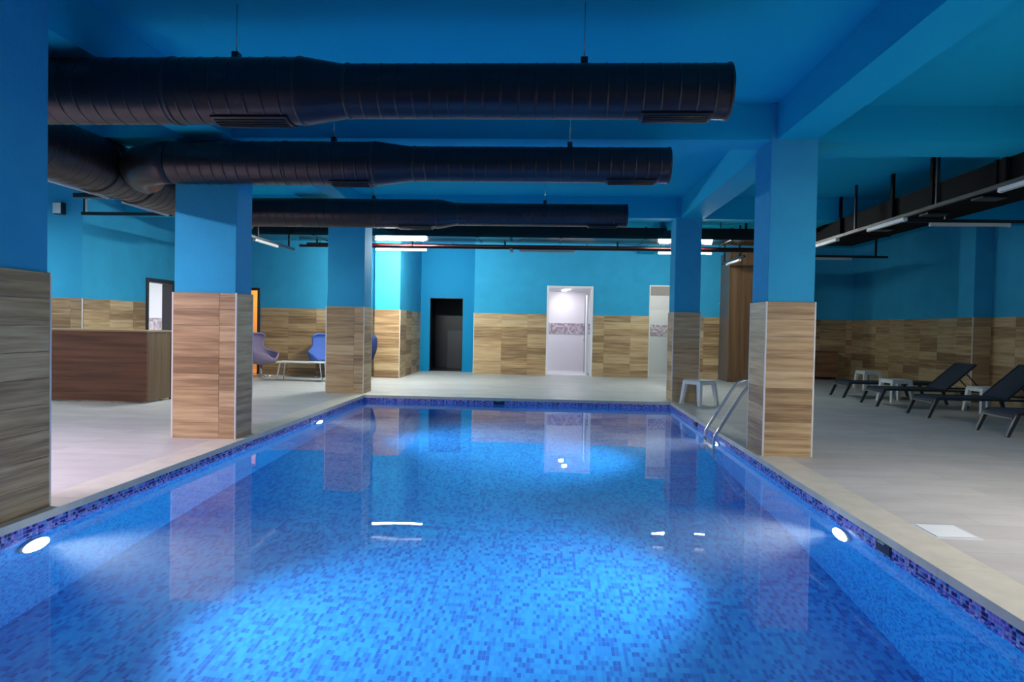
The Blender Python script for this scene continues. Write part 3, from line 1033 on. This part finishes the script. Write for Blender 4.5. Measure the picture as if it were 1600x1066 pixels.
# white box on the end wall, dark unit by the left rail
wb = thing('wall_light_box', 'small white box lamp high on the wall end above the counter', 'lamp', (-8.42, YE, 3.06))
MB().box(-.03, .13, -.12, -.003, 0, .20, bev=.008).build('casing', BLACK, wb)
MB().box(-.02, .12, -.126, -.1205, .01, .19, bev=.004).build('diffuser', WHITEP, wb)
sb = thing('ceiling_unit', 'slim black box unit hung above the counter', 'fixture', (-6.3, 8.75, 2.89))
MB().box(0, .7, -.05, .05, 0, .06, bev=.006).build('casing', BLACK, sb)
for x in (.2, .5):
    MB().tube([(x, 0, -.012), (x, 0, 0)], .016, 10).build('knob', STEEL, sb)
    MB().tube([(x, 0, .06), (x, 0, H_CEIL - 2.89)], .006, 6).build('hanger_rod', BLACK, sb)

# ---------------------------------------------------------------- pool lamps, skimmers, ladder, hatch
def pool_light(side, y, label):
    x = XL if side < 0 else XR
    t = thing('underwater_light', label, 'lamp', (x, y, -.36), 0 if side < 0 else PI)
    MB().tube([(.003, 0, 0), (.02, 0, 0), (.03, 0, 0)], [.125, .125, .118], 28).build('rim', GREYPL, t)
    MB().tube([(.0305, 0, 0), (.045, 0, 0), (.05, 0, 0)], [.115, .1, .05], 28).build('lens', M_POOL_LENS, t)
    L = bpy.data.lights.new('pool_lamp', 'SPOT')
    L.energy = POOL_W
    L.color = (0.82, 0.92, 1.0)
    L.spot_size = math.radians(100)
    L.spot_blend = 1.0
    L.shadow_soft_size = .07
    lo_ = bpy.data.objects.new('pool_lamp', L)
    COL.objects.link(lo_)
    lo_.parent = t
    lo_.location = (.13, 0, 0)
    lo_.rotation_euler = (0, -PI / 2 + .1, 0)


pool_light(-1, 4.25, 'underwater pool lamp in the left wall, nearest the camera')
pool_light(-1, 9.75, 'underwater pool lamp in the left wall near the egg chairs')
pool_light(1, 5.1, 'underwater pool lamp in the right wall, before the large pillar')
pool_light(1, 8.85, 'underwater pool lamp in the right wall behind the ladder')


def skimmer(x, y, rz, label):
    t = thing('skimmer_opening', label, 'skimmer', (x, y, -.05), rz)
    MB().box(-.10, .10, -.012, -.0055, -.09, .0, bev=.002).build('frame', SKIM, t)
    MB().box(-.085, .085, -.0155, -.0125, -.08, -.01).build('flap', SKIM, t)
    MB().box(-.06, .03, -.022, -.0125, -.012, .0, bev=.002).build('clip', STEEL, t)


skimmer(XR, 4.5, -PI / 2, 'dark skimmer slot in the right pool rim, nearest the camera')
skimmer(XR, 10.15, -PI / 2, 'dark skimmer slot in the right pool rim beyond the ladder')
skimmer(-.87, YF, 0, 'dark skimmer slot in the middle of the far pool rim')

ld = thing('pool_ladder', 'curved steel pool ladder beside the large right pillar', 'ladder', (0, 8.9, 0))


def smooth(pts, n=6):
    P_ = [Vector(p) for p in pts]
    out = []
    for i in range(len(P_) - 1):
        p0 = P_[max(i - 1, 0)]; p1 = P_[i]; p2 = P_[i + 1]; p3 = P_[min(i + 2, len(P_) - 1)]
        for k in range(n):
            t = k / n
            out.append(.5 * ((2 * p1) + (p2 - p0) * t + (2 * p0 - 5 * p1 + 4 * p2 - p3) * t * t + (3 * p1 - p0 - 3 * p2 + p3) * t ** 3))
    out.append(P_[-1])
    return out


for sy in (-.25, .25):
    pth = smooth([(2.09, sy, -1.05), (2.09, sy, -.5), (2.09, sy, -.1), (2.13, sy, .02), (2.28, sy, .27), (2.44, sy, .53), (2.53, sy, .62), (2.64, sy, .635), (2.78, sy, .58), (2.92, sy, .32), (3.0, sy, .06), (3.02, sy, .0)])
    hr = MB().tube(pth, .021, 14).build('handrail', STEEL, ld)
    MB().tube([(3.02, sy, .001), (3.02, sy, .012)], .05, 18).build('floor_flange', STEEL, hr)
for k, z in enumerate((-.22, -.5, -.78)):
    MB().box(2.05, 2.13, -.25, .25, z - .015, z + .015, bev=.006).build('tread', STEEL, ld)

ht = thing('floor_hatch', 'pale square skimmer lid set in the right deck', 'hatch', (2.63, 4.62, 0))
MB().box(-.15, .15, -.16, .16, -.02, .003, bev=.002).build('rim', GREYPL, ht)
MB().box(-.125, .125, -.135, .135, .0032, .008, bev=.002).build('lid', HATCH, ht)

# ---------------------------------------------------------------- stools
def make_stool(loc, rz, label, group='white plastic stools'):
    t = thing('plastic_stool', label, 'stool', loc, rz, group)
    a, h = .2, .43
    MB().box(-a, a, -a, a, h - .022, h, bev=.01).build('seat', WHITEP, t)
    ap = MB()
    for sg in (-1, 1):
        ap.box(-a + .012, a - .012, sg * (a - .012) - .008, sg * (a - .012) + .008, h - .075, h - .0225)
        ap.box(sg * (a - .012) - .008, sg * (a - .012) + .008, -a + .021, a - .021, h - .075, h - .0225)
    ap.build('apron', WHITEP, t)
    for sx in (-1, 1):
        for sy in (-1, 1):
            x, y = sx * (a - .035), sy * (a - .035)
            X, Y = sx * (a + .012), sy * (a + .012)
            tw, bw = .034, .026

            def loop(cx_, cy_, q, z):
                return [(cx_ - q, cy_ - q, z), (cx_ + q, cy_ - q, z), (cx_ + q, cy_ + q, z), (cx_ - q, cy_ + q, z)]
            MB().hexa(loop(X, Y, bw, 0), loop(x, y, tw, h - .0225)).build('leg', WHITEP, t)
    return t


st = make_stool((2.63, 12.02, 0), math.radians(35), 'white plastic stool in front of the far right pool pillar')


def dup(o, loc, rz, label):
    q = copy_tree(o)
    q.location = loc
    q.rotation_euler = (0, 0, rz)
    q['label'] = label
    return q


dup(st, (7.35, 16.1, 0), math.radians(5), 'farthest white plastic stool, by the low cabinet and tiled wall')
dup(st, (6.62, 13.38, 0), math.radians(8), 'white plastic stool between the flat lounger and the first raised lounger')
dup(st, (7.35, 11.88, 0), math.radians(5), 'white plastic stool tucked between the two loungers with raised backs')

# ---------------------------------------------------------------- loungers (head towards the right wall)
def make_lounger(loc, label, up, rz=0.0, L=.74):
    t = thing('sun_lounger', label, 'sun lounger', loc, rz, 'dark sun loungers along the right wall')
    W, Z = .31, .30
    seat = 1.15
    for sg in (-1, 1):
        MB().tube(smooth([(.07, sg * W, Z - .03), (.14, sg * W, Z), (.7, sg * W, Z), (1.9, sg * W, Z)], 4), .019, 10).build('side_rail', NAVYF, t)
    for sg in (-1, 1):
        y = sg * W
        MB().hexa([(-.055, y - .02, 0), (-.015, y - .02, 0), (-.015, y + .02, 0), (-.055, y + .02, 0)],
                  [(.06, y - .022, Z - .02), (.115, y - .022, Z - .02), (.115, y + .022, Z - .02), (.06, y + .022, Z - .02)]).build('leg', NAVYF, t)
        MB().hexa([(1.50, y - .02, 0), (1.54, y - .02, 0), (1.54, y + .02, 0), (1.50, y + .02, 0)],
                  [(1.40, y - .022, Z - .019), (1.455, y - .022, Z - .019), (1.455, y + .022, Z - .019), (1.40, y + .022, Z - .019)]).build('leg', NAVYF, t)
    # seat sling with a dropped foot end
    prof = [(.035, Z - .055), (.06, Z - .02), (.12, Z + .012), (.3, Z + .018), (.7, Z + .006), (seat, Z + .016)]
    bb2 = MB()
    for x, z in prof:
        for yy in (-W + .018, W - .018):
            bb2.v.append((x, yy, z))
        for yy in (-W + .018, W - .018):
            bb2.v.append((x, yy, z - .012))
    for i in range(len(prof) - 1):
        q = i * 4
        bb2.f += [(q, q + 4, q + 5, q + 1), (q + 2, q + 3, q + 7, q + 6), (q, q + 2, q + 6, q + 4), (q + 1, q + 5, q + 7, q + 3)]
    bb2.f += [(0, 1, 3, 2)]
    e = (len(prof) - 1) * 4
    bb2.f += [(e, e + 2, e + 3, e + 1)]
    bb2.sm = [False] * len(bb2.f)
    bb2.build('seat_sling', NAVY, t)
    MB().box(.03, .065, -W + .02, W - .02, Z - .075, Z - .056, bev=.004).build('foot_bar', mat('foot_bar_grey', (.3, .3, .32), .3, metal=.7), t)
    # backrest
    a = math.radians(up)
    mt = Matrix.Translation((seat, 0, Z + .02)) @ Matrix.Rotation(-a, 4, 'Y')
    MB().box(0, L, -W + .03, W - .03, -.008, .01, bev=.004, mtx=mt).build('back_sling', NAVY, t)
    fr = MB()
    for sg in (-1, 1):
        fr.box(0, L + .02, sg * (W - .014) - .016, sg * (W - .014) + .016, -.018, .016, bev=.006, mtx=mt)
    fr.box(L - .012, L + .02, -W + .02, W - .02, -.018, .016, bev=.006, mtx=mt)
    fr.build('back_frame', NAVYF, t)
    if up > 15:
        hx_, hz_ = seat + .5 * math.cos(a), Z + .02 + .5 * math.sin(a)
        for sg in (-1, 1):
            MB().tube([(hx_, sg * .2, hz_ - .02), (seat + .68, sg * .2, Z)], .012, 8).build('back_prop', NAVYF, t)
        MB().tube([(seat + .68, -W, Z), (seat + .68, W, Z)], .012, 8).build('prop_bar', NAVYF, t)
    return t


make_lounger((5.90, 14.19, 0), 'farthest dark sun lounger, laid flat', 0)
make_lounger((5.87, 12.74, 0), 'dark sun lounger with raised back before the pilaster', 42, L=.66)
make_lounger((5.92, 11.19, 0), 'dark sun lounger with raised back, second from the frame edge', 42)
make_lounger((5.90, 9.33, 0), 'nearest dark sun lounger, only its foot end in frame', 42)

# ---------------------------------------------------------------- egg chairs and low table
def make_egg(loc, rz, m, label):
    t = thing('egg_chair', label, 'armchair', loc, rz, 'egg armchairs in the lounge corner')
    # height, radius, half opening angle of the shell, lean
    tab = [(.30, .07, 180, -.02), (.315, .20, 180, -.02), (.36, .315, 180, -.02), (.43, .375, 172, -.01), (.50, .40, 160, 0), (.56, .415, 150, .0), (.60, .42, 132, .01), (.625, .42, 96, .02),
           (.66, .42, 76, .035), (.74, .415, 66, .05), (.83, .405, 70, .07), (.92, .385, 82, .09), (.98, .355, 88, .105), (1.03, .31, 86, .115), (1.055, .26, 78, .12)]
    nu = 26
    bb3 = MB()
    for z, r, A, off in tab:
        for i in range(nu + 1):
            an = math.radians(lerp(-A, A, i / nu))
            bb3.v.append((r * math.sin(an) * 1.02, r * math.cos(an) * .95 + off, z))
    for j in range(len(tab) - 1):
        for i in range(nu):
            q = j * (nu + 1) + i
            bb3.f.append((q, q + 1, q + nu + 2, q + nu + 1))
            bb3.sm.append(True)
    sh = bb3.build('shell', m, t)
    so = sh.modifiers.new('thick', 'SOLIDIFY'); so.thickness = .045; so.offset = -1 if False else 1
    su = sh.modifiers.new('soft', 'SUBSURF'); su.levels = 1; su.render_levels = 1
    cu = MB()
    for j in range(7):
        ph = lerp(-PI / 2, PI / 2, j / 6)
        for i in range(20):
            an = 2 * PI * i / 20
            cu.v.append((.30 * math.cos(ph) ** .5 * math.cos(an) if abs(ph) < 1.57 else 0, (.29 * math.cos(ph) ** .5 * math.sin(an) if abs(ph) < 1.57 else 0) - .03, .43 + .05 * math.sin(ph)))
    for j in range(6):
        for i in range(20):
            i2 = (i + 1) % 20
            cu.f.append((j * 20 + i, j * 20 + i2, j * 20 + 20 + i2, j * 20 + 20 + i)); cu.sm.append(True)
    cu.build('cushion', m, t)
    MB().tube([(0, 0, .05), (0, 0, .29)], .03, 14).build('pedestal', STEEL, t)
    for k in range(4):
        an = PI / 4 + k * PI / 2
        MB().tube([(.03 * math.cos(an), .03 * math.sin(an), .055), (.18 * math.cos(an), .18 * math.sin(an), .04), (.3 * math.cos(an), .3 * math.sin(an), .014)], [.018, .015, .012], 10).build('base_foot', STEEL, t)
    return t


# local +y is the back of the chair
make_egg((-6.66, 15.5, 0), math.radians(78), PURPLE, 'mauve egg armchair turned sideways by the orange doorway')
make_egg((-5.3, 15.98, 0), math.radians(4), BLUEF, 'cornflower blue egg armchair behind the white low table')
make_egg((-4.40, 15.5, 0), math.radians(-62), NAVYFAB, 'dark royal blue egg armchair peeping out behind the far left pillar')

tb_ = thing('low_table', 'white low table between the egg armchairs on thin splayed legs', 'table', (-5.45, 14.95, 0))
MB().box(-.55, .75, -.22, .22, .40, .425, bev=.006).build('tabletop', TABLETOP, tb_)
for sx, x in ((-1, -.48), (1, .42)):
    for sy in (-1, 1):
        MB().tube([(x + sx * .06, sy * .2, 0), (x, sy * .15, .40)], [.011, .016], 10).build('leg', TABLETOP, tb_)
